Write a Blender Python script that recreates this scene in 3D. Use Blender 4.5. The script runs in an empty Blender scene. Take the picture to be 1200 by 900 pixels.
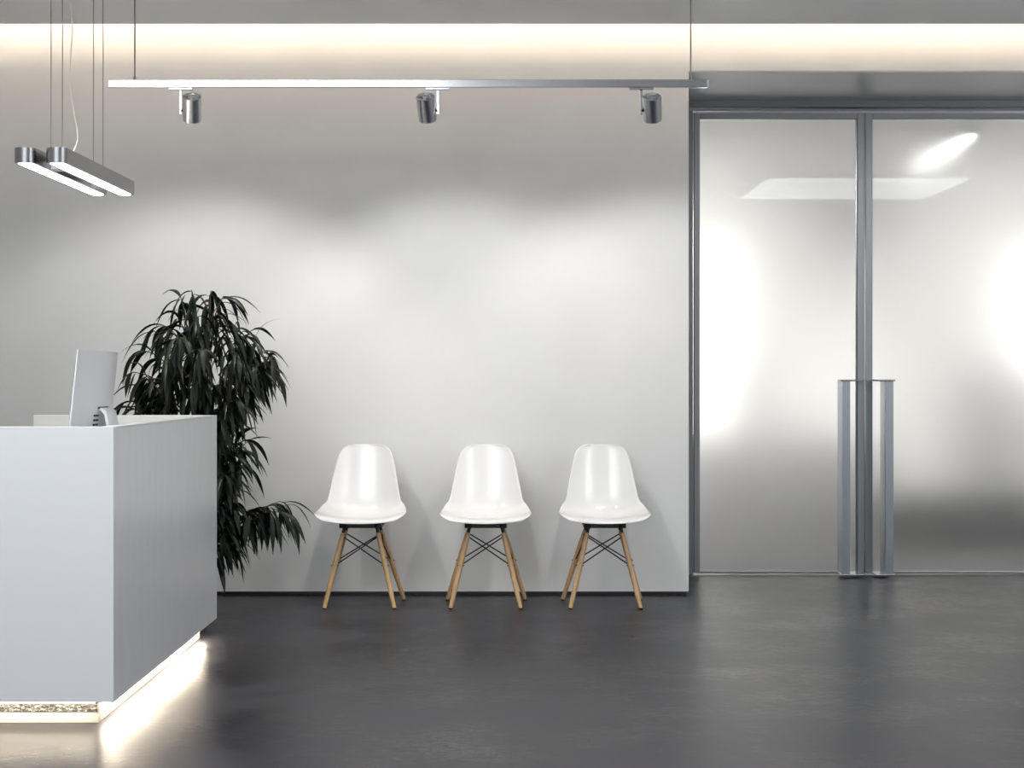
import bpy, bmesh, math, random
from mathutils import Vector, Matrix, Euler
R = math.radians
SC = bpy.context.scene
COL = SC.collection

# ------------------------------------------------------------------ camera, world, exposure
cam_data = bpy.data.cameras.new('camera')
cam = bpy.data.objects.new('camera', cam_data); COL.objects.link(cam)
cam.location = (0, 0, 1.152); cam.rotation_euler = (R(90), 0, 0)
cam_data.sensor_width = 36; cam_data.lens = 1978 / 1200 * 36
cam_data.shift_x = 7 / 1200; cam_data.shift_y = -2 / 1200
cam_data.clip_start = .05; cam_data.clip_end = 60
SC.camera = cam
vs = SC.view_settings
vs.view_transform = 'Standard'; vs.look = 'None'; vs.gamma = 1; vs.use_curve_mapping = False
vs.exposure = 0.0
world = bpy.data.worlds.new('world'); SC.world = world; world.use_nodes = True
world.node_tree.nodes['Background'].inputs[0].default_value = (.92, .96, 1, 1)
world.node_tree.nodes['Background'].inputs[1].default_value = 5.0     # daylight entering by the two added, unseen windows
pd = bpy.data.lights.new('daylight_portal', 'AREA'); pd.shape = 'RECTANGLE'; pd.size = 4.2; pd.size_y = 2.5; pd.cycles.is_portal = True
po = bpy.data.objects.new('daylight_portal', pd); COL.objects.link(po); po.location = (-1.7, -3.19, 1.35); po.rotation_euler = (R(90), 0, 0)
pd2 = pd.copy(); pd2.size = 2.1; pd2.size_y = 2.4
po2 = bpy.data.objects.new('daylight_portal', pd2); COL.objects.link(po2); po2.location = (5.19, 5.15, 1.45); po2.rotation_euler = (0, R(90), 0)
SC.cycles.sample_clamp_indirect = 6
SC.cycles.caustics_reflective = True; SC.cycles.caustics_refractive = True

# light levels
PANEL_L = 6.8          # ceiling panels (neutral to cool)
COVE_L = 33.0          # warm strip above the ceiling edge
SPOT_W = 45.0          # each rail spotlight
PEND_L = 12.0           # pendant diffusers
LED_SIDE = 115.0        # strip under the desk, room side
LED_FRONT = 36.0        # strip under the desk, front
WASH_W = 640.0         # wall washers added behind the doors to give the blurred pools
GLOW_L = 2.3           # tall glows added behind the doors for bright patches in the glass
PEND_UP = 7.0          # unseen uplight added to the pendants, brightens the ceiling
TUBE_L = 9.0          # linear lamp behind the doors

# ------------------------------------------------------------------ dimensions (metres)
YW = 9.15              # face of the back wall
YD = 10.10             # face of the glass doors
XW = 0.99              # end of the back wall
ZC = 3.0               # ceiling
YC = 8.70              # edge of the ceiling at the light cove
ZS = 2.84              # soffit over the doors

# ------------------------------------------------------------------ materials
def new_mat(name):
    m = bpy.data.materials.new(name); m.use_nodes = True
    nt = m.node_tree
    return m, nt, nt.nodes['Principled BSDF']

def principled(name, col, rough=.5, metal=0, spec=.5, **kw):
    m, nt, b = new_mat(name)
    b.inputs['Base Color'].default_value = (*col, 1)
    b.inputs['Roughness'].default_value = rough
    b.inputs['Metallic'].default_value = metal
    b.inputs['Specular IOR Level'].default_value = spec
    for k, v in kw.items():
        b.inputs[k].default_value = v
    return m

def coords(nt, scale=(1, 1, 1)):
    tc = nt.nodes.new('ShaderNodeTexCoord')
    mp = nt.nodes.new('ShaderNodeMapping'); mp.inputs['Scale'].default_value = scale
    nt.links.new(tc.outputs['Object'], mp.inputs['Vector'])
    return mp.outputs['Vector']

def noise(nt, vec, scale, detail=4, rough=.5):
    n = nt.nodes.new('ShaderNodeTexNoise')
    n.inputs['Scale'].default_value = scale; n.inputs['Detail'].default_value = detail
    n.inputs['Roughness'].default_value = rough
    nt.links.new(vec, n.inputs['Vector'])
    return n.outputs['Fac']

def ramp(nt, fac, stops):
    r = nt.nodes.new('ShaderNodeValToRGB')
    e = r.color_ramp.elements
    while len(e) < len(stops): e.new(.5)
    for k, (p, c) in enumerate(stops):
        e[k].position = p
        e[k].color = (*c, 1) if hasattr(c, '__len__') else (c, c, c, 1)
    nt.links.new(fac, r.inputs['Fac'])
    return r.outputs['Color']

def bump(nt, b, fac, strength, dist=.01):
    bn = nt.nodes.new('ShaderNodeBump')
    bn.inputs['Strength'].default_value = strength; bn.inputs['Distance'].default_value = dist
    nt.links.new(fac, bn.inputs['Height']); nt.links.new(bn.outputs['Normal'], b.inputs['Normal'])

def emit(name, col, strength):
    m, nt, b = new_mat(name)
    b.inputs['Base Color'].default_value = (.8, .8, .8, 1)
    b.inputs['Emission Color'].default_value = (*col, 1)
    b.inputs['Emission Strength'].default_value = strength
    return m

def mat_plaster(name, c0, c1, scale=2.2, rough=.75, spec=.2):
    m, nt, b = new_mat(name)
    v = coords(nt)
    nt.links.new(ramp(nt, noise(nt, v, scale, 6, .6), [(.3, c0), (.7, c1)]), b.inputs['Base Color'])
    b.inputs['Roughness'].default_value = rough; b.inputs['Specular IOR Level'].default_value = spec
    bump(nt, b, noise(nt, v, 60, 3), .03, .004)
    return m

def mat_floor():
    m, nt, b = new_mat('dark polished concrete')
    v = coords(nt)
    n1 = noise(nt, v, 1.6, 8, .62)
    n2 = noise(nt, coords(nt, (1, 1.6, 1)), 22, 8, .8)
    mx = nt.nodes.new('ShaderNodeMix'); mx.data_type = 'FLOAT'; mx.inputs[0].default_value = .5
    nt.links.new(n1, mx.inputs[2]); nt.links.new(n2, mx.inputs[3])
    f = mx.outputs[0]
    nt.links.new(ramp(nt, f, [(.38, (.009, .009, .014)), (.5, (.014, .014, .020)), (.60, (.052, .052, .062))]), b.inputs['Base Color'])
    nt.links.new(ramp(nt, f, [(.36, .24), (.62, .42)]), b.inputs['Roughness'])
    b.inputs['Specular IOR Level'].default_value = .18
    b.inputs['Specular Tint'].default_value = (.76, .80, 1, 1)
    bump(nt, b, n2, .06, .004)
    return m

def mat_brushed(name, col, rough, aniso=.6, rot=0.0):
    m, nt, b = new_mat(name)
    b.inputs['Base Color'].default_value = (*col, 1)
    b.inputs['Metallic'].default_value = 1
    b.inputs['Anisotropic'].default_value = aniso
    b.inputs['Anisotropic Rotation'].default_value = rot
    nt.links.new(ramp(nt, noise(nt, coords(nt, (40, 40, 3)), 8, 3), [(.3, max(.05, rough - .06)), (.7, rough + .06)]), b.inputs['Roughness'])
    return m

def mat_desk_side():
    m, nt, b = new_mat('mottled grey lacquer')
    v = coords(nt, (3, 3, .8))
    n1 = noise(nt, v, 5, 8, .65)
    n2 = noise(nt, coords(nt, (30, 30, 3)), 6, 5, .6)
    mx = nt.nodes.new('ShaderNodeMix'); mx.data_type = 'FLOAT'; mx.inputs[0].default_value = .4
    nt.links.new(n1, mx.inputs[2]); nt.links.new(n2, mx.inputs[3])
    f = mx.outputs[0]
    nt.links.new(ramp(nt, f, [(.2, (.66, .66, .67)), (.5, (.73, .73, .74)), (.8, (.80, .805, .81))]), b.inputs['Base Color'])
    nt.links.new(ramp(nt, f, [(.2, .26), (.8, .36)]), b.inputs['Roughness'])
    b.inputs['Specular IOR Level'].default_value = .7
    return m

def mat_band_reflection():
    m, nt, b = new_mat('stone band with painted reflection')
    n = noise(nt, coords(nt, (1, 1, 3)), 85, 5, .8)
    nt.links.new(ramp(nt, n, [(.44, (.015, .015, .014)), (.52, (.10, .095, .085)), (.60, (.50, .48, .45))]), b.inputs['Base Color'])  # specks put the band's mottled reflection into its colour
    b.inputs['Roughness'].default_value = .45
    return m

def mat_wood():
    m, nt, b = new_mat('light oiled beech')
    v = coords(nt, (14, 14, 1.2))
    nt.links.new(ramp(nt, noise(nt, v, 6, 5, .6), [(.3, (.46, .28, .13)), (.7, (.66, .44, .23))]), b.inputs['Base Color'])
    b.inputs['Roughness'].default_value = .42
    return m

def mat_frost():
    m, nt, b = new_mat('frosted glass')
    b.inputs['Base Color'].default_value = (.96, .97, .97, 1)
    b.inputs['Transmission Weight'].default_value = 1
    b.inputs['Roughness'].default_value = .32
    b.inputs['IOR'].default_value = 1.45
    b.inputs['Coat Weight'].default_value = 1
    b.inputs['Coat Roughness'].default_value = .0
    b.inputs['Coat IOR'].default_value = 1.42
    return m

def mat_leaf():
    m, nt, b = new_mat('dark green leaf')
    nt.links.new(ramp(nt, noise(nt, coords(nt), 9, 4), [(.3, (.004, .007, .004)), (.55, (.006, .012, .006)), (.75, (.013, .026, .009))]), b.inputs['Base Color'])
    b.inputs['Roughness'].default_value = .42; b.inputs['Specular IOR Level'].default_value = .3
    return m

M = {
    'wall': mat_plaster('painted plaster wall', (.70, .70, .695), (.745, .745, .74)),
    'wall_far': principled('white corridor wall', (.78, .775, .765), .8, 0, .2),
    'floor_far': principled('grey corridor floor', (.34, .34, .345), .6),
    'ceiling': mat_plaster('painted ceiling', (.89, .89, .89), (.91, .91, .91), 1.2, .42, .5),
    'soffit': principled('added satin soffit reflector', (.62, .63, .64), .5, .45),
    'floor': mat_floor(),
    'black': principled('black skirting', (.012, .012, .014), .5),
    'panel': emit('ceiling panel light', (.93, .97, 1), PANEL_L),
    'cove': emit('warm cove strip', (1, .82, .63), COVE_L),
    'pend': emit('pendant diffuser', (1, .98, .93), PEND_L),
    'pend_warm': principled('gold lamp socket', (.75, .55, .22), .4),
    'pend_up': emit('added pendant uplight', (1, .96, .9), PEND_UP),
    'glow': emit('added lamp glow', (1, .97, .93), GLOW_L),
    'led_side': emit('warm strip', (1, .86, .66), LED_SIDE),
    'led_front': emit('warm strip front', (1, .86, .66), LED_FRONT),
    'tube': emit('linear lamp behind glass', (1, .97, .92), TUBE_L),
    'brushed': principled('brushed steel', (.70, .70, .71), .33, 1),
    'pendant_metal': principled('dark brushed steel', (.42, .42, .43), .26, 1),
    'rail': mat_brushed('satin aluminium rail', (.70, .70, .71), .2, 0),
    'frame': mat_brushed('anodised door frame', (.36, .365, .375), .34, .3),
    'frame_light': mat_brushed('polished edge', (.75, .76, .78), .2, 0),
    'frame_dark': mat_brushed('dark door track', (.28, .29, .30), .4, 0),
    'handle': mat_brushed('satin steel handle', (.42, .45, .49), .36, .4),
    'cable': principled('steel cable', (.28, .27, .26), .4, 1),
    'cord': principled('clear white cord', (.75, .72, .66), .4),
    'white_lacquer': principled('white lacquer', (.80, .805, .815), .42, 0, .5),
    'white_inner': principled('white inner lacquer', (.82, .81, .79), .5, 0, .4),
    'desk_side': mat_desk_side(),
    'band_reflection': mat_band_reflection(),
    'plinth': principled('cream plinth', (.72, .68, .60), .5),
    'alu': principled('silver computer housing', (.80, .81, .82), .38, .35, .5),
    'screen': principled('black screen', (.01, .01, .012), .12),
    'dark': principled('dark slots', (.02, .02, .022), .6),
    'shell': principled('glossy white moulded plastic', (.80, .795, .79), .15, 0, .45),
    'wood': mat_wood(),
    'blackmetal': principled('black metal', (.014, .014, .016), .4, .6),
    'frost': mat_frost(),
    'leaf': mat_leaf(),
    'bark': principled('brown grey stem', (.035, .026, .018), .8),
    'pot': principled('dark grey planter', (.05, .05, .055), .5),
    'soil': principled('dark soil', (.012, .009, .006), .95),
    'cabinet': principled('grey cabinet', (.50, .50, .505), .5),
    'bench': principled('dark grey upholstery', (.24, .24, .245), .8),
    'lens': emit('spotlight lens', (1, .96, .88), 8.0),
}

# ------------------------------------------------------------------ mesh helpers
class MB:
    """collects boxes, tubes, prisms ... and links them as ONE mesh object"""
    def __init__(self): self.bm = bmesh.new()
    def box(self, a, b, bevel=0, seg=2):
        lo = [min(p, q) for p, q in zip(a, b)]; hi = [max(p, q) for p, q in zip(a, b)]
        vs_ = [self.bm.verts.new((x, y, z)) for x in (lo[0], hi[0]) for y in (lo[1], hi[1]) for z in (lo[2], hi[2])]
        F = [(0, 1, 3, 2), (4, 6, 7, 5), (0, 4, 5, 1), (2, 3, 7, 6), (0, 2, 6, 4), (1, 5, 7, 3)]
        fs = [self.bm.faces.new([vs_[i] for i in f]) for f in F]
        if bevel:
            es = list({e for f in fs for e in f.edges})
            bmesh.ops.bevel(self.bm, geom=es, offset=bevel, segments=seg, affect='EDGES', profile=.5)
        return self
    def prism(self, pts, axis, a, b, bevel=0):
        """extrude polygon pts along axis from a to b; pts are the two other axes in order"""
        def P(u, v, w):
            c = [0, 0, 0]; o = [i for i in range(3) if i != axis]
            c[o[0]], c[o[1]], c[axis] = u, v, w
            return c
        va = [self.bm.verts.new(P(u, v, a)) for u, v in pts]
        vb = [self.bm.verts.new(P(u, v, b)) for u, v in pts]
        n = len(pts)
        fs = [self.bm.faces.new(va), self.bm.faces.new(vb[::-1])]
        for i in range(n):
            j = (i + 1) % n
            fs.append(self.bm.faces.new((va[i], vb[i], vb[j], va[j])))
        if bevel:
            es = list({e for f in fs[:2] for e in f.edges})
            bmesh.ops.bevel(self.bm, geom=es, offset=bevel, segments=2, affect='EDGES', profile=.5)
        return self
    def tube(self, pts, r, n=10, cap=True):
        """tube along pts; r is one radius or one per point"""
        pts = [Vector(p) for p in pts]
        rs = r if hasattr(r, '__len__') else [r] * len(pts)
        rings = []; prev = None
        for i, p in enumerate(pts):
            t = (pts[min(i + 1, len(pts) - 1)] - pts[max(i - 1, 0)]).normalized()
            if prev is None:
                u = t.orthogonal().normalized()
            else:
                u = (prev - t * prev.dot(t)).normalized()
            prev = u; w = t.cross(u)
            rings.append([self.bm.verts.new(p + (u * math.cos(2 * math.pi * k / n) + w * math.sin(2 * math.pi * k / n)) * rs[i]) for k in range(n)])
        for A, B in zip(rings, rings[1:]):
            for k in range(n):
                self.bm.faces.new((A[k], A[(k + 1) % n], B[(k + 1) % n], B[k]))
        if cap:
            self.bm.faces.new(rings[0][::-1]); self.bm.faces.new(rings[-1])
        return self
    def lathe(self, prof, n=32, mat=None):
        """prof: (radius, z) list, closed with caps when radius is 0"""
        rings = []
        for r, z in prof:
            if r < 1e-6: rings.append([self.bm.verts.new((0, 0, z))])
            else: rings.append([self.bm.verts.new((r * math.cos(2 * math.pi * k / n), r * math.sin(2 * math.pi * k / n), z)) for k in range(n)])
        new = [v for q in rings for v in q]
        for A, B in zip(rings, rings[1:]):
            for k in range(n):
                j = (k + 1) % n
                if len(A) == 1 and len(B) == 1: continue
                if len(A) == 1: self.bm.faces.new((A[0], B[j], B[k]))
                elif len(B) == 1: self.bm.faces.new((A[k], A[j], B[0]))
                else: self.bm.faces.new((A[k], A[j], B[j], B[k]))
        if mat is not None: bmesh.ops.transform(self.bm, matrix=mat, verts=new)
        return self
    def build(self, name, mat, parent=None, smooth=False, angle=40):
        bmesh.ops.recalc_face_normals(self.bm, faces=self.bm.faces)
        me = bpy.data.meshes.new(name); self.bm.to_mesh(me); self.bm.free()
        me.materials.append(mat)
        if smooth:
            me.polygons.foreach_set('use_smooth', [True] * len(me.polygons))
            me.set_sharp_from_angle(angle=R(angle))
        o = bpy.data.objects.new(name, me); COL.objects.link(o)
        if parent: o.parent = parent
        return o

def tag(o, label, cat, group=None, kind=None):
    o['label'] = label; o['category'] = cat
    if group: o['group'] = group
    if kind: o['kind'] = kind
    return o
def empty(name, loc, label=None, cat=None, group=None, kind=None, rot=(0, 0, 0)):
    o = bpy.data.objects.new(name, None); COL.objects.link(o)
    o.empty_display_size = .1; o.location = loc; o.rotation_euler = rot
    if label: tag(o, label, cat, group, kind)
    return o
def structure(o, label=None):
    o['kind'] = 'structure'
    if label: o['label'] = label
    return o
def children(o): return [c for c in bpy.data.objects if c.parent == o]
def copy_tree(o, parent=None):
    c = o.copy(); COL.objects.link(c)
    if parent: c.parent = parent
    for ch in children(o): copy_tree(ch, c)
    return c

# ------------------------------------------------------------------ the setting
structure(MB().box((-5.2, -3.2, -.1), (5.2, 14.2, 0)).build('floor', M['floor']), 'dark polished concrete floor')
# ceiling with the light cove along the back wall
structure(MB().box((-5.2, -3.2, ZC), (5.2, YC, ZC + .05)).box((-5.2, YC - .55, ZC + .05), (5.2, YC - .5, 3.42)).build('ceiling', M['ceiling']), 'grey ceiling ending in a light cove')
structure(MB().box((-5.2, YC - .55, 3.42), (5.2, YW + .1, 3.5)).build('trim_1', M['ceiling']), 'top of the light cove')
# back wall: full height on the left, a deep lintel over the doors on the right
structure(MB().prism([(-5.2, .018), (XW, .018), (XW, ZS), (5.2, ZS), (5.2, 3.42), (-5.2, 3.42)], 1, YW, YD + .12).build('wall_back', M['wall']), 'pale grey wall behind the chairs')
structure(MB().box((-5.2, YW + .012, 0), (XW - .012, YD, .018)).build('baseboard_back', M['black']), 'black recessed skirting')
structure(MB().box((-5.3, -3.2, 0), (-5.2, YW, 3.5)).build('wall_left', M['wall']))
structure(MB().box((5.2, -3.2, 0), (5.3, 3.9, 3.5)).box((5.2, 6.4, 0), (5.3, 14.2, 3.5)).box((5.2, 3.9, 0), (5.3, 6.4, .4)).box((5.2, 3.9, 2.5), (5.3, 6.4, 3.5)).build('wall_right', M['wall']))
wf = MB()
for y in (3.9, 5.125, 6.35): wf.box((5.22, y, .4), (5.28, y + .05, 2.5))
wf.box((5.22, 3.95, .4), (5.28, 6.35, .45)).box((5.22, 3.95, 2.45), (5.28, 6.35, 2.5))
structure(wf.build('added_window_2', M['frame']), 'unseen window added in the right-hand wall to light the desk side')  # window added to brighten the side of the desk
structure(MB().box((-5.2, -3.3, 0), (-3.8, -3.2, 3.5)).box((.4, -3.3, 0), (5.2, -3.2, 3.5)).box((-3.8, -3.3, 0), (.4, -3.2, .1)).box((-3.8, -3.3, 2.6), (.4, -3.2, 3.5)).build('wall_front', M['wall']))
wf = MB()
for x in (-3.8, -2.42, -1.02, .35): wf.box((x, -3.28, .1), (x + .05, -3.22, 2.6))
wf.box((-3.75, -3.28, .1), (.35, -3.22, .15)).box((-3.75, -3.28, 2.55), (.35, -3.22, 2.6))
structure(wf.build('added_window_1', M['frame']), 'unseen street window added behind the viewer for fill daylight')  # window added to bring fill daylight to ceiling and soffit
# room behind the doors
structure(MB().box((.7, YD + .12, 0), (5.2, 13.9, .004)).build('floor_far', M['floor_far']), 'lighter floor of the room behind the doors')
structure(MB().box((-.2, 13.9, 0), (5.2, 14.0, ZS)).build('wall_far', M['wall_far']), 'white wall blurred behind the doors')
structure(MB().box((.6, YD + .13, 0), (.7, 13.9, ZS)).build('wall_side', M['wall_far']))
structure(MB().box((.6, YD + .12, ZS), (5.2, 14.0, ZS + .1)).build('trim_2', M['ceiling']), 'ceiling of the room behind the doors')
structure(MB().box((XW + .001, YW + .004, ZS - .006), (5.2, YD - .0205, ZS - .0005)).build('trim_5', M['soffit']), 'grey satin panel added under the deep lintel to brighten it')  # added panel, reflects the bright doors to lift the soffit
# door track over the leaves
tr = empty('trim_3', (0, YD, 0)); structure(tr, 'dark door track under the soffit')
MB().box((XW + .002, YD - .02, 2.795), (5.2, YD + .10, ZS - .001), .003).build('track_housing', M['frame_dark'], tr).location = (0, -YD, 0)
MB().box((XW + .002, YD - .01, 2.773), (5.2, YD + .08, 2.787), .002).build('track_channel', M['frame'], tr).location = (0, -YD, 0)
# jamb beside the back wall
structure(MB().box((XW + .002, YD - .01, 0), (1.118, YD + .10, 2.772), .002).build('trim_4', M['frame_dark']), 'dark jamb at the end of the wall')

def door_leaf(name, x0, x1, side, label):
    """side: +1 when the meeting stile is on the right"""
    d = empty(name, (x0 if side > 0 else x1, YD, 0)); structure(d, label)
    ox, oy = d.location.x, d.location.y
    def fin(o): o.location = (-ox, -oy, 0); return o
    z0, z1 = .012, 2.768
    sw = .036; st = .042
    xl0, xl1 = (x0, x0 + sw) if side > 0 else (x0, x0 + st)
    xr0, xr1 = (x1 - st, x1) if side > 0 else (x1 - sw, x1)
    f = fin(MB().box((xl0, YD - .022, z0), (xl1, YD + .022, z1), .004)
        .box((xr0, YD - .022, z0), (xr1, YD + .022, z1), .004)
        .box((xl1, YD - .022, z1 - .045), (xr0, YD + .022, z1), .004).build('door_frame', M['frame'], d))
    fin(MB().box((xl1, YD - .014, z0), (xr0, YD + .014, z0 + .012), .002).build('bottom_rail', M['frame_light'], d))
    m = MB()
    m.box((x0 + .001, YD - .026, z1 - .010), (x1 - .001, YD - .0225, z1 - .001))
    if side > 0: m.box((xr0 - .010, YD - .010, z0 + .012), (xr0 - .0005, YD + .010, z1 - .046), .002)
    fin(m.build('bright_edge', M['frame_light'], d))
    fin(MB().box((xl1 + .0002, YD - .006, z0 + .0125), ((xr0 - .0105) if side > 0 else (xr0 - .0002), YD + .006, z1 - .0455)).build('glass_pane', M['frost'], d))
    # tall pull handle standing off the glass
    hx = (x1 - .162) if side > 0 else (x0 + .087)
    h = fin(MB().box((hx, YD - .170, .022), (hx + .046, YD - .152, 1.158), .002)
        .box((hx + .003, YD - .152, .022), (hx + .020 if side > 0 else hx + .020, YD - .008, 1.158), .002).build('pull_handle', M['handle'], d))
    xa, xb = (hx - .012, x1 - .03) if side > 0 else (x0 + .03, hx + .056)
    MB().box((xa, YD - .174, 1.158), (xb, YD - .142, 1.168), .002).box((hx if side > 0 else xa, YD - .142, 1.158), (xb if side > 0 else hx + .03, YD - .0225, 1.168), .002).build('handle_bracket', M['frame'], h)
    MB().box((xa, YD - .174, .014), (xb, YD - .142, .022), .002).box((hx if side > 0 else xa, YD - .142, .014), (xb if side > 0 else hx + .03, YD - .0225, .022), .002).build('handle_bracket', M['frame_light'], h)
    return d
door_leaf('door_1', 1.122, 2.141, +1, 'left frosted glass door leaf with tall steel handle')
door_leaf('door_2', 2.147, 3.166, -1, 'right frosted glass door leaf with tall steel handle')
structure(MB().box((3.17, YD - .01, 0), (5.2, YD + .10, 2.772)).build('wall_door', M['wall']), 'wall beside the right door leaf')

# ------------------------------------------------------------------ ceiling panel lights
def ceiling_panel(x0, x1, y0, y1, label):
    t = empty('ceiling_light', ((x0 + x1) / 2, (y0 + y1) / 2, ZC), label, 'light', 'ceiling panels over the lobby')
    w, h = (x1 - x0) / 2, (y1 - y0) / 2
    MB().box((-w, -h, -.012), (w, h, -.004)).build('diffuser', M['panel'], t)
    b = .012
    MB().box((-w - b, -h - b, -.014), (w + b, -h, 0)).box((-w - b, h, -.014), (w + b, h + b, 0)).box((-w - b, -h, -.014), (-w, h, 0)).box((w, -h, -.014), (w + b, h, 0)).build('panel_frame', M['rail'], t)
    return t
ceiling_panel(2.35, 4.19, 3.28, 5.03, 'square ceiling panel light mirrored in the frosted glass doors')
ceiling_panel(-2.80, -.42, 3.28, 5.03, 'rectangular ceiling panel light in front of the reception desk')

# warm strip in the cove
t = tag(MB().box((-5.15, YC - .12, ZC + .052), (5.15, YC - .08, ZC + .085), .003).build('cove_light', M['cove']), 'warm light strip hidden in the cove above the wall', 'light')

# ------------------------------------------------------------------ rail with three spotlights
YR, ZR = 7.80, 2.531
sR = 1978 / YR
def rx(px): return (px - 593) / sR
rail = empty('track_rail', (rx(478), YR, ZR), 'long slim silver rail hung on thin cables from the ceiling', 'lighting rail')
hl = (rx(830) - rx(126)) / 2
MB().box((-hl, -.014, -.018), (hl, .014, .018), .002).build('rail_bar', M['rail'], rail)
for sx in (-1, 1):
    MB().box((sx * hl, -.0145, -.0185), (sx * (hl - .008), .0145, .0185), .002).build('end_cap', M['brushed'], rail)
for px in (158, 809.5):
    c = MB().tube([(rx(px) - rx(478), 0, .016), (rx(px) - rx(478), 0, ZC - ZR)], .0035, 8).build('suspension_cable', M['cable'], rail, True)
    MB().tube([(rx(px) - rx(478), 0, .018), (rx(px) - rx(478), 0, .034)], .006, 10).build('cable_grip', M['cable'], c, True)
def make_spot(px, side, lean, tilt, label):
    """side: on which side of the stem the can sits"""
    t = empty('spotlight', (rx(px), YR, ZR - .018), label, 'spotlight', 'spotlights on the ceiling rail')
    MB().box((-.056, -.013, -.011), (.056, .013, 0), .002).build('track_adapter', M['rail'], t)
    MB().box((-.007, -.006, -.125), (.007, .006, -.011), .002).build('stem', M['rail'], t)
    k = Matrix.Translation((side * .052, 0, -.092)) @ Euler((R(tilt), R(lean), 0)).to_matrix().to_4x4()
    r = .043
    can = MB().lathe([(0, .048), (.030, .050), (.034, .056), (.040, .058), (r, .055), (r, -.060), (r - .003, -.063), (r - .006, -.060), (r - .006, -.035), (0, -.035)], 40, k).build('lamp_housing', M['brushed'], t, True, 35)
    MB().lathe([(0, .062), (.014, .060), (.020, .053), (.020, .046), (0, .046)], 24, k).build('knob', M['brushed'], can, True, 35)
    MB().lathe([(0, -.036), (r - .007, -.036), (r - .007, -.040), (0, -.040)], 32, k).build('lens', M['lens'], can, True)
    MB().tube([(0, 0, -.110), (side * .014, 0, -.098)], .007, 10).build('pivot', M['blackmetal'], t, True)
    ld = bpy.data.lights.new('spot_beam', 'SPOT'); ld.energy = SPOT_W; ld.spot_size = R(106); ld.spot_blend = .5
    ld.shadow_soft_size = .03; ld.color = (1, .965, .91)
    lo = bpy.data.objects.new('spot_beam', ld); COL.objects.link(lo); lo.parent = t
    lo.matrix_local = k @ Matrix.Translation((0, 0, -.072))
    return t
make_spot(212, 1, 6, 33, 'brushed steel spotlight at the left end of the rail nearest the pendant')
make_spot(513, -1, -5, 33, 'brushed steel spotlight at the middle of the rail hanging left of its stem')
make_spot(751.5, 1, -5, 33, 'brushed steel spotlight at the right end of the rail near the doors')

# ------------------------------------------------------------------ pendant lamp over the desk
pl = empty('pendant_lamp', (-1.828, 6.6, 2.012), 'twin linear steel pendant lamp with lit white undersides over the reception desk', 'lamp', rot=(0, 0, -R(1)))
PL_L, PL_W, PL_H = 1.17, .086, .060
def stadium(cx, w, l, inset=0, n=12):
    r = w / 2 - inset
    pts = []
    for k in range(n + 1):
        a = math.pi + math.pi * k / n
        pts.append((cx + r * math.cos(a), w / 2 + r * math.sin(a)))
    for k in range(n + 1):
        a = math.pi * k / n
        pts.append((cx + r * math.cos(a), l - w / 2 + r * math.sin(a)))
    return pts
for cx in (-.063, .063):
    b = MB().prism(stadium(cx, PL_W, PL_L), 2, 0, PL_H).build('lamp_body', M['pendant_metal'], pl, True, 30)
    MB().prism(stadium(cx, PL_W, PL_L, .015), 2, -.0015, .001).build('diffuser', M['pend'], b)
    MB().prism(stadium(cx, PL_W, PL_L, .015), 2, PL_H - .001, PL_H + .001).build('added_uplight', M['pend_up'], b)  # lit top added to throw light on the ceiling
    MB().lathe([(0, -.008), (.012, -.007), (.016, -.002), (0, -.001)], 16, Matrix.Translation((cx, PL_L - .10, 0))).build('lamp_socket', M['pend_warm'], b, True)
for y in (.24, .86):
    MB().box((-.0225, y, .001), (.0225, y + .06, .036), .003).build('connector', M['brushed'], pl)
for cx, y in ((-.063, .39), (.063, .11), (-.063, 1.06), (.063, .74)):
    c = MB().tube([(cx, y, PL_H - .002), (cx, y, ZC - 2.012)], .0022, 6).build('suspension_cable', M['cable'], pl, True)
    MB().tube([(cx, y, PL_H - .001), (cx, y, PL_H + .012)], .006, 8).build('cable_grip', M['brushed'], c, True)
def catmull(P, n=8):
    P = [Vector(p) for p in P]; out = []
    for i in range(len(P) - 1):
        a, b, c, d = P[max(i - 1, 0)], P[i], P[i + 1], P[min(i + 2, len(P) - 1)]
        for k in range(n):
            t = k / n
            out.append(.5 * ((2 * b) + (c - a) * t + (2 * a - 5 * b + 4 * c - d) * t * t + (3 * b - a - 3 * c + d) * t ** 3))
    return out + [P[-1]]
MB().tube(catmull([(.068, .22, PL_H - .002), (.094, .22, .13), (.075, .22, .25), (.062, .22, .34), (.064, .22, .45), (.072, .22, .56), (.066, .22, .68), (.07, .22, .85), (.068, .22, ZC - 2.012)]), .0026, 8).build('power_cord', M['cord'], pl, True)

# ------------------------------------------------------------------ reception desk
XR, YN, YF = -1.314, 5.65, 7.67
ZB, ZT = .080, 1.003
XL = -2.75
TH = .050
dk = empty('reception_desk', (-2.0, 6.6, 0), 'white and grey reception desk with glowing strip under its base', 'desk')
def dkf(o): o.location = (2.0, -6.6, 0); return o
dkf(MB().box((XL, YN, ZB), (XR - .0005, YN + TH, ZT), .0015).build('front_panel', M['white_lacquer'], dk))
sp = dkf(MB().box((XR - TH, YN + TH + .0005, ZB), (XR, YF, ZT - .004), .0015).box((XR - .012, YN + .001, ZB), (XR + .0002, YN + TH + .002, ZT - .004)).build('side_panel', M['desk_side'], dk))
MB().box((XR - TH, YN + TH + .0005, ZT - .0035), (XR + .0004, YF, ZT)).build('top_edge', M['white_inner'], sp)
MB().box((XR - TH - .004, YN + TH + .001, ZB + .1), (XR - TH - .0005, YF - TH, ZT)).build('inner_lining', M['white_inner'], sp)
dkf(MB().box((-2.135, YF - TH, ZB), (XR - TH - .005, YF, ZT), .0015).build('return_panel', M['white_inner'], dk))
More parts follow.
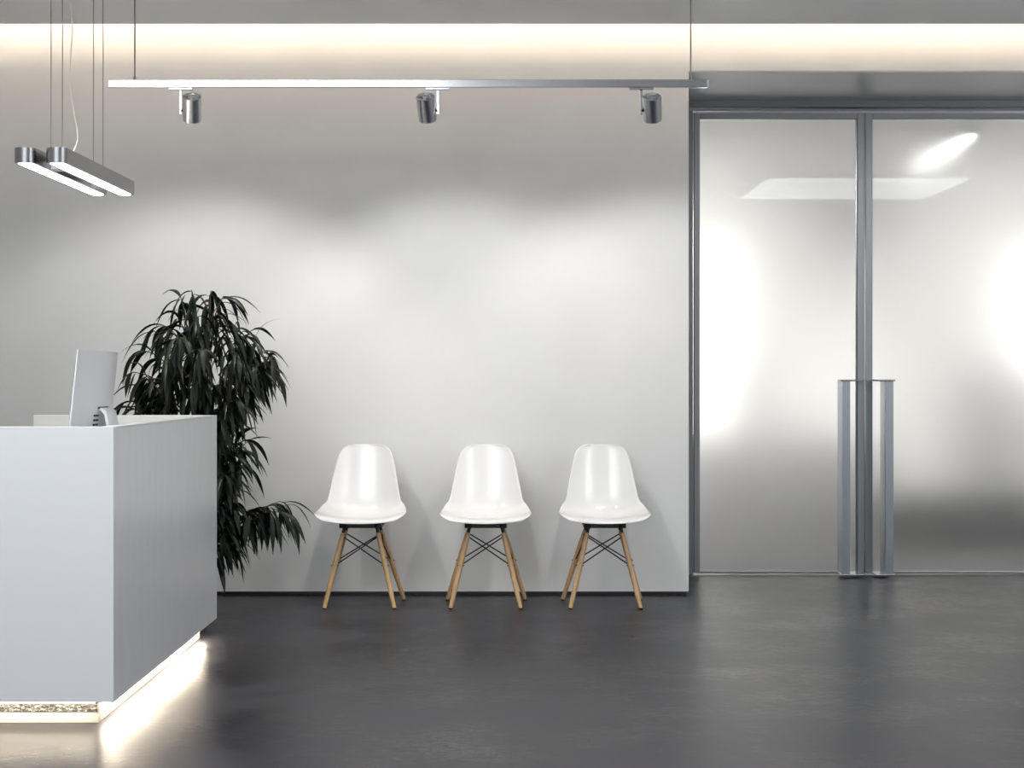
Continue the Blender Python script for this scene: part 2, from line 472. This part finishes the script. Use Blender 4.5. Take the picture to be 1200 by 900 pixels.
dkf(MB().box((XL, YN + TH + .001, .685), (XR - TH - .005, 6.42, .715), .002).box((-2.1, 6.42, .685), (XR - TH - .005, YF - TH - .001, .715), .002).build('worktop', M['white_inner'], dk))
INS = .066
pz = ZB + .045
pn = dkf(MB().box((XL + .05, YN + INS, 0), (XR - INS, YN + INS + .03, pz)).box((XR - INS - .03, YN + INS + .03, 0), (XR - INS, YF - INS, pz)).box((-2.1, YF - INS - .03, 0), (XR - INS - .03, YF - INS, pz)).build('plinth', M['plinth'], dk))
MB().box((XL + .05, YN + INS - .003, .036), (XR - INS - .004, YN + INS - .0005, ZB - .004)).build('stone_band', M['band_reflection'], pn)
# strips under the overhang, tucked up behind the lip
dkf(MB().box((XR - INS + .002, YN + INS + .05, ZB - .006), (XR - INS + .022, YF - INS - .01, ZB - .0005)).build('light_strip', M['led_side'], dk))
dkf(MB().box((XL + .1, YN + INS - .048, ZB - .006), (XR - INS - .004, YN + INS - .034, ZB - .0005)).build('light_strip', M['led_front'], dk))

# ------------------------------------------------------------------ computer on the desk
cp = empty('desktop_computer', (-1.566, 6.37, .7165), 'silver all-in-one computer with its back turned, standing on the reception desk', 'computer')
TILT = R(6)
km = Matrix.Translation((.0, 0, .316)) @ Euler((0, TILT, 0)).to_matrix().to_4x4()
# housing: thin edge, back bulging towards +x
def housing():
    bm = bmesh.new(); n = 16; W, H = .31, .240
    g = []; gf = []
    for i in range(n + 1):
        row = []; rf = []
        for j in range(n + 1):
            u, v = -1 + 2 * i / n, -1 + 2 * j / n
            bulge = .034 * max(0, (1 - abs(u) ** 2.2)) ** .9 * max(0, 1 - abs(v) ** 2.6) ** .9
            row.append(bm.verts.new((.006 + bulge, u * W, v * H)))
            rf.append(bm.verts.new((0, u * W, v * H)))
        g.append(row); gf.append(rf)
    for i in range(n):
        for j in range(n):
            bm.faces.new((g[i][j], g[i + 1][j], g[i + 1][j + 1], g[i][j + 1]))
            bm.faces.new((gf[i][j], gf[i][j + 1], gf[i + 1][j + 1], gf[i + 1][j]))
    rim = [(i, 0) for i in range(n)] + [(n, j) for j in range(n)] + [(i, n) for i in range(n, 0, -1)] + [(0, j) for j in range(n, 0, -1)]
    for a, b in zip(rim, rim[1:] + rim[:1]):
        bm.faces.new((g[a[0]][a[1]], gf[a[0]][a[1]], gf[b[0]][b[1]], g[b[0]][b[1]]))
    bmesh.ops.transform(bm, matrix=km, verts=bm.verts)
    m = MB(); m.bm.free(); m.bm = bm
    return m.build('housing', M['alu'], cp, True, 50)
hs = housing()
def rot_box(m, a, b, k, bevel=0):
    n0 = set(m.bm.verts); m.box(a, b, bevel)
    bmesh.ops.transform(m.bm, matrix=k, verts=[v for v in m.bm.verts if v not in n0])
    return m
rot_box(MB(), (-.003, -.302, -.165), (-.0005, .302, .232), km).build('screen', M['screen'], cp)
m = MB()
for r in range(5):
    for c in range(3):
        rot_box(m, (.028, -.110 + c * .022, -.072 + r * .017), (.043, -.098 + c * .022, -.065 + r * .017), km)
m.build('port_panel', M['dark'], hs)
rot_box(MB(), (.030, -.065, .024), (.0425, .085, .032), km).build('stand_slot', M['dark'], hs)
# bent sheet stand
prof = [(.020, .338), (.052, .340), (.068, .325), (.088, .22), (.112, .012), (.114, .004), (.104, .0), (-.09, .0), (-.09, .005), (.098, .006), (.079, .22), (.061, .315), (.048, .330), (.020, .328)]
MB().prism([(x, z) for x, z in prof], 1, -.045, .115, .001).build('stand', M['alu'], cp, True, 30)

# ------------------------------------------------------------------ chairs
ROWS = [  # y, z, half width, lift of the side edges
    (-.252, .436, .185, .017), (-.247, .445, .209, .022), (-.220, .449, .228, .027), (-.160, .449, .2355, .033), (-.09, .441, .2365, .040),
    (-.02, .434, .232, .052), (.05, .431, .224, .068), (.115, .440, .211, .084), (.158, .468, .200, .086), (.182, .515, .193, .076),
    (.200, .580, .182, .066), (.217, .645, .170, .056), (.234, .710, .157, .046), (.248, .765, .143, .036), (.256, .797, .124, .028), (.260, .815, .096, .02), (.261, .822, .062, .014)]
def chair_shell():
    bm = bmesh.new(); nu = 16; grid = []
    for i, (y, z, hw, lift) in enumerate(ROWS):
        a, b = ROWS[max(i - 1, 0)], ROWS[min(i + 1, len(ROWS) - 1)]
        ty, tz = b[0] - a[0], b[1] - a[1]; l = math.hypot(ty, tz)
        ny, nz = -tz / l, ty / l
        if i < 2: ny, nz = .55, .83            # front lip: edges go up and back
        row = []
        for k in range(nu + 1):
            t = -1 + 2 * k / nu
            t = math.copysign(abs(t) ** .85, t)
            e = lift * abs(t) ** 2.3
            row.append(bm.verts.new((hw * t, y + ny * e, z + nz * e)))
        grid.append(row)
    for A, B in zip(grid, grid[1:]):
        for k in range(nu):
            bm.faces.new((A[k], A[k + 1], B[k + 1], B[k]))
    m = MB(); m.bm.free(); m.bm = bm
    return m
def make_chair():
    t = empty('side_chair', (0, 0, 0), 'x', 'chair', 'white shell chairs along the wall')
    sh = chair_shell().build('seat_shell', M['shell'], t, True, 180)
    so = sh.modifiers.new('thickness', 'SOLIDIFY'); so.thickness = .007; so.offset = -1
    sb = sh.modifiers.new('smooth', 'SUBSURF'); sb.levels = 2; sb.render_levels = 2
    # black mounts and under-frame
    f = MB()
    for sx in (-1, 1):
        f.tube([(sx * .085, -.135, .418), (sx * .100, .0, .410), (sx * .085, .10, .414)], .008, 10)
        for y in (-.12, .08):
            f.lathe([(0, 0), (.020, 0), (.020, .022), (.014, .030), (0, .030)], 16, Matrix.Translation((sx * .088, y, .408)))
    f.box((-.10, -.085, .404), (.10, -.068, .414), .002).box((-.10, .050, .404), (.10, .067, .414), .002)
    f.build('under_frame', M['blackmetal'], t, True)
    wires = MB()
    J = {}
    for sx in (-1, 1):
        for sy, yt, yb, xb in ((-1, -.100, -.178, .178), (1, .070, .178, .205)):
            top = Vector((sx * .084, yt, .405)); foot = Vector((sx * xb, yb, .006))
            P = lambda q: top.lerp(foot, q)
            lg = MB().tube([P(.06), P(.10), P(.35), P(.6), P(.9), P(.985), P(1.0)], [.0105, .0122, .0138, .0136, .0118, .0108, .0098], 14).build('leg', M['wood'], t, True, 50)
            MB().tube([P(1.0), P(1.0) + Vector((0, 0, -.006))], .0105, 12).build('foot_glide', M['blackmetal'], lg, True)
            MB().tube([P(-.03), P(.03), P(.12)], [.009, .008, .007], 8).build('leg_bracket', M['blackmetal'], lg, True)
            MB().tube([P(.47) + Vector((-.018, 0, 0)), P(.47) + Vector((.018, 0, 0))], .004, 8).build('rod_bolt', M['blackmetal'], lg, True)
            J[sx, sy] = (P(.10), P(.47))
    for a, b in (((-1, -1), (1, -1)), ((-1, 1), (1, 1)), ((-1, -1), (-1, 1)), ((1, -1), (1, 1))):
        wires.tube([J[a][0], J[b][1]], .0034, 8).tube([J[b][0], J[a][1]], .0034, 8)
    wires.build('wire_brace', M['blackmetal'], t, True)
    return t
YCH = 8.745
ch0 = make_chair()
spots = [((421 - 593) / 231, 'white shell chair with wooden legs nearest the plant and desk'),
         ((569 - 593) / 231, 'white shell chair with wooden legs in the middle of the row of three'),
         ((709.7 - 593) / 231, 'white shell chair with wooden legs nearest the glass doors')]
for i, (x, lab) in enumerate(spots):
    o = ch0 if i == 0 else copy_tree(ch0)
    o.location = (x, YCH, 0); o['label'] = lab

# ------------------------------------------------------------------ plant behind the desk
rnd = random.Random(11)
PY = 8.35
ps = 1978 / PY
def pp(px, py, dy=0):          # photo position at the plant's distance, in plant coordinates
    return Vector(((px - 593) / ps - PX, dy, 1.152 - (py - 448) / ps))
PX = (203 - 593) / ps
plant = empty('potted_plant', (PX, PY, 0), 'tall dark green plant with long drooping leaves between desk and chairs', 'plant')
MB().lathe([(0, 0), (.15, 0), (.155, .005), (.185, .36), (.190, .375), (.190, .385), (.178, .385), (.172, .36), (0, .36)], 40).build('pot', M['pot'], plant, True, 35)
MB().lathe([(0, .375), (.08, .372), (.171, .362), (.16, .355), (0, .355)], 24).build('soil', M['soil'], plant, True)
LV = []                        # leaf meshes are collected as points
def leaf(p, d, L, w, droop, bm):
    d = d.normalized()
    side = d.cross(Vector((0, 0, 1)))
    if side.length < .1: side = Vector((rnd.uniform(-1, 1), rnd.uniform(-1, 1), 0))
    side.normalize()
    side = (Matrix.Rotation(rnd.uniform(-1.0, 1.0), 3, d) @ side)
    n = 8; pos = Vector(p); rows = []; cur = d.copy()
    for i in range(n + 1):
        q = i / n
        ww = w * .5 * (math.sin(math.pi * min(1, q * .92 + .04)) ** .75) * (1 if q < .55 else (1 - ((q - .55) / .45) ** 1.6 * .75))
        if q < .08: ww = .0022
        nrm = cur.cross(side)
        rows.append((bm.verts.new(pos - side * ww + nrm * ww * .35), bm.verts.new(pos), bm.verts.new(pos + side * ww + nrm * ww * .35)))
        cur = (cur + Vector((0, 0, -1)) * droop / n * (1.2 if q < .6 else .7)).normalized()
        side = (side - cur * side.dot(cur)).normalized()
        pos = pos + cur * (L / n)
    for a, b in zip(rows, rows[1:]):
        bm.faces.new((a[0], a[1], b[1], b[0])); bm.faces.new((a[1], a[2], b[2], b[1]))
fol = MB(); stems = MB()
# main stems
trunk = []
for bx, tx, ty_, dy in ((236, 246, 352, .02), (229, 222, 362, -.04), (244, 268, 395, .05), (232, 190, 400, .03), (241, 262, 420, -.06)):
    b = pp(bx, 615, dy * .5); b.z = .36
    top = pp(tx, ty_, dy)
    mid = b.lerp(top, .5) + Vector((rnd.uniform(-.03, .03), rnd.uniform(-.03, .03), 0))
    pts = catmull([b, mid, top], 6); trunk.append(pts)
    stems.tube(pts, [.011 - .008 * i / (len(pts) - 1) for i in range(len(pts))], 8)
# branches: (start px, start py, tip px, tip py, depth offset of the tip, leaves)
BR = [(246, 400, 262, 347, .0, 9), (244, 400, 245, 340, .05, 9), (226, 400, 226, 340, -.03, 9), (222, 400, 210, 348, .04, 8),
      (226, 430, 196, 382, -.05, 11), (226, 430, 205, 372, .1, 8), (220, 440, 176, 386, .06, 10), (215, 450, 166, 410, .0, 7), (205, 470, 160, 436, -.08, 6),
      (215, 480, 158, 452, .05, 6), (205, 500, 148, 470, .0, 4), (215, 500, 165, 450, .1, 10), (205, 500, 176, 440, -.1, 10),
      (240, 430, 236, 372, -.12, 12), (240, 430, 255, 372, .12, 12), (225, 430, 214, 395, -.15, 12), (250, 420, 276, 386, -.05, 12),
      (255, 430, 292, 390, .05, 11), (255, 440, 302, 402, -.03, 11), (258, 450, 312, 412, .05, 10), (258, 455, 308, 428, -.08, 10), (262, 460, 296, 420, .12, 11),
      (258, 470, 282, 415, -.14, 12), (255, 480, 272, 430, .15, 12), (240, 470, 240, 410, -.2, 12), (225, 470, 205, 420, -.2, 12), (215, 480, 190, 430, .15, 12),
      (255, 500, 292, 450, -.05, 12), (255, 510, 284, 465, .08, 12), (250, 520, 272, 470, -.1, 12), (245, 500, 255, 450, .0, 12),
      (250, 560, 288, 515, .0, 9), (250, 560, 278, 530, .06, 10), (250, 580, 284, 545, -.05, 9), (248, 570, 268, 520, .1, 10), (248, 590, 266, 555, -.08, 10),
      (245, 620, 272, 590, .0, 10), (248, 630, 262, 580, .08, 9), (250, 640, 300, 598, -.04, 11), (270, 625, 322, 592, .02, 10), (280, 620, 338, 600, -.05, 9), (300, 605, 334, 594, .03, 7),
      (250, 640, 285, 605, .08, 11), (246, 650, 268, 625, -.06, 11), (244, 655, 258, 615, .05, 10), (280, 615, 310, 610, .1, 9), (240, 600, 250, 545, .0, 10), (235, 540, 245, 490, .05, 12), (230, 560, 225, 500, -.1, 10), (225, 520, 200, 470, .0, 10), (220, 560, 190, 520, .05, 10), (225, 620, 195, 580, .0, 10), (232, 640, 215, 610, -.1, 8),
      (262, 470, 322, 418, .0, 6), (262, 470, 320, 432, .06, 6), (255, 480, 300, 440, .0, 10), (250, 510, 262, 470, .1, 12), (250, 530, 262, 500, -.08, 12), (248, 560, 258, 525, .0, 12),
      (246, 600, 256, 560, .05, 12), (246, 620, 262, 600, -.03, 12), (248, 650, 270, 640, .04, 10), (246, 660, 258, 640, -.06, 10), (235, 440, 232, 395, .0, 14), (225, 470, 222, 420, .1, 14),
      (235, 500, 240, 440, -.1, 14), (210, 500, 195, 445, .0, 14), (200, 520, 180, 465, .05, 12), (195, 520, 165, 485, .0, 8), (190, 520, 156, 480, .04, 5), (230, 520, 225, 460, .15, 14)]
for sx, sy, tx, ty_, dy, n in BR:
    a = pp(sx, sy, rnd.uniform(-.03, .03)); b = pp(tx, ty_, dy)
    out = Vector((b.x - a.x, dy, 0)); 
    mid = a.lerp(b, .55) + Vector((0, 0, .035))
    pts = catmull([a, mid, b], 6)
    stems.tube(pts, [.005 - .0035 * i / (len(pts) - 1) for i in range(len(pts))], 6)
    out = out.normalized() if out.length > .02 else Vector((rnd.uniform(-1, 1), rnd.uniform(-1, 1), 0)).normalized()
    n = int(n * 1.55)
    for k in range(n):
        q = .2 + .8 * k / (n - 1)
        i = q * (len(pts) - 1); i0 = min(int(i), len(pts) - 2)
        p = pts[i0].lerp(pts[i0 + 1], i - i0)
        ang = rnd.uniform(0, 2 * math.pi)
        d = out * rnd.uniform(.0, 1.0) + Vector((math.cos(ang), math.sin(ang), 0)) * rnd.uniform(.2, .9) + Vector((0, 0, rnd.uniform(-.35, .55)))
        if rnd.random() < .22:      # thin leaves that arch out past the others
            d = out * rnd.uniform(.5, 1.0) + Vector((math.cos(ang) * .5, math.sin(ang) * .5, rnd.uniform(.3, .9)))
            leaf(p, d, rnd.uniform(.16, .25), rnd.uniform(.012, .020), rnd.uniform(1.5, 2.6), fol.bm)
            continue
        leaf(p, d, rnd.uniform(.14, .235), rnd.uniform(.021, .033), rnd.uniform(1.6, 4.2), fol.bm)
stems.build('stems', M['bark'], plant, True)
fol.build('foliage', M['leaf'], plant, True, 180)

# ------------------------------------------------------------------ behind the frosted doors
lamp = empty('linear_lamp', (2.826, 10.22, 2.65), 'bright linear lamp blurred behind the right frosted door', 'lamp')
MB().box((-.03, 0, 0), (.03, 1.5, .03), .003).build('lamp_body', M['rail'], lamp)
MB().box((-.018, .01, -.010), (.018, 1.49, -.0005), .002).build('diffuser', M['tube'], lamp)
for y in (.2, 1.3):
    MB().tube([(0, y, .028), (0, y, ZS - 2.65)], .003, 6).build('suspension_cable', M['cable'], lamp)
cb = empty('added_sideboard', (2.42, 13.6, 0), 'low grey cabinet added as a grey blur behind the left frosted door', 'cabinet')  # added cabinet that greys the lower part of the left glass
MB().box((-.55, -.25, .08), (.55, .25, .74), .004).build('carcass', M['cabinet'], cb)
MB().box((-.52, -.22, 0), (.52, .22, .08)).build('plinth', M['black'], cb)
for k in range(3):
    dd = MB().box((-.545 + k * .364, -.268, .085), (-.183 + k * .364, -.251, .73), .002).build('cabinet_door', M['cabinet'], cb)
    MB().box((-.23 + k * .364, -.285, .55), (-.215 + k * .364, -.268, .68), .002).build('handle', M['brushed'], dd)
bn = empty('bench', (3.45, 12.0, 0), 'low dark grey bench added as a dark blur behind the right frosted door', 'bench')  # bench added to darken the right glass near the floor
MB().box((-.85, -.25, .30), (.85, .25, .38), .02).build('seat', M['bench'], bn)
MB().box((-.80, -.22, .06), (.80, .22, .295), .004).build('base', M['bench'], bn)
for x in (-.7, .7):
    for y in (-.16, .16): MB().box((x - .02, y - .02, 0), (x + .02, y + .02, .06)).build('leg', M['blackmetal'], bn)
def added_washer(x, y, label):  # added lamps that throw bright pools on the far wall
    t = empty('added_downlight', (x, y, ZS), label, 'light', 'added lamps behind the doors')
    MB().lathe([(0, -.003), (.05, -.003), (.06, -.012), (.07, -.012), (.07, 0), (0, 0)], 24).build('trim_ring', M['rail'], t, True)
    MB().lathe([(0, -.010), (.048, -.010), (.048, -.004), (0, -.004)], 24).build('lens', M['lens'], t, True)
    ld = bpy.data.lights.new('wash_beam', 'SPOT'); ld.energy = WASH_W; ld.spot_size = R(100); ld.spot_blend = .9
    ld.shadow_soft_size = .05; ld.color = (1, .97, .93)
    lo = bpy.data.objects.new('wash_beam', ld); COL.objects.link(lo); lo.parent = t
    lo.location = (0, 0, -.03); lo.rotation_euler = (R(46), 0, 0)
added_washer(1.5, 12.7, 'round lamp added to light the wall behind the left frosted door')
added_washer(4.15, 12.7, 'round lamp added to light the wall behind the right frosted door')

def added_glow_lamp(x, y, z0, z1, r, label):  # added glowing columns, brighten the glass edges and their floor reflection
    t = empty('added_glow', (x, y, 0), label, 'lamp', 'added glows behind the doors')
    MB().lathe([(0, 0), (.16, 0), (.16, .015), (.02, .025), (0, .025)], 32).build('base', M['rail'], t, True)
    MB().tube([(0, 0, .02), (0, 0, z0 + .05)], .012, 12).build('pole', M['rail'], t, True)
    MB().lathe([(0, z0), (r, z0), (r, z1), (0, z1)], 40).build('glow_column', M['glow'], t, True, 40)
added_glow_lamp(1.56, 13.1, .75, 2.2, .16, 'tall glow added to brighten the outer edge of the left frosted door')
added_glow_lamp(4.12, 13.1, 1.2, 2.2, .12, 'tall glow added to brighten the outer edge of the right frosted door')
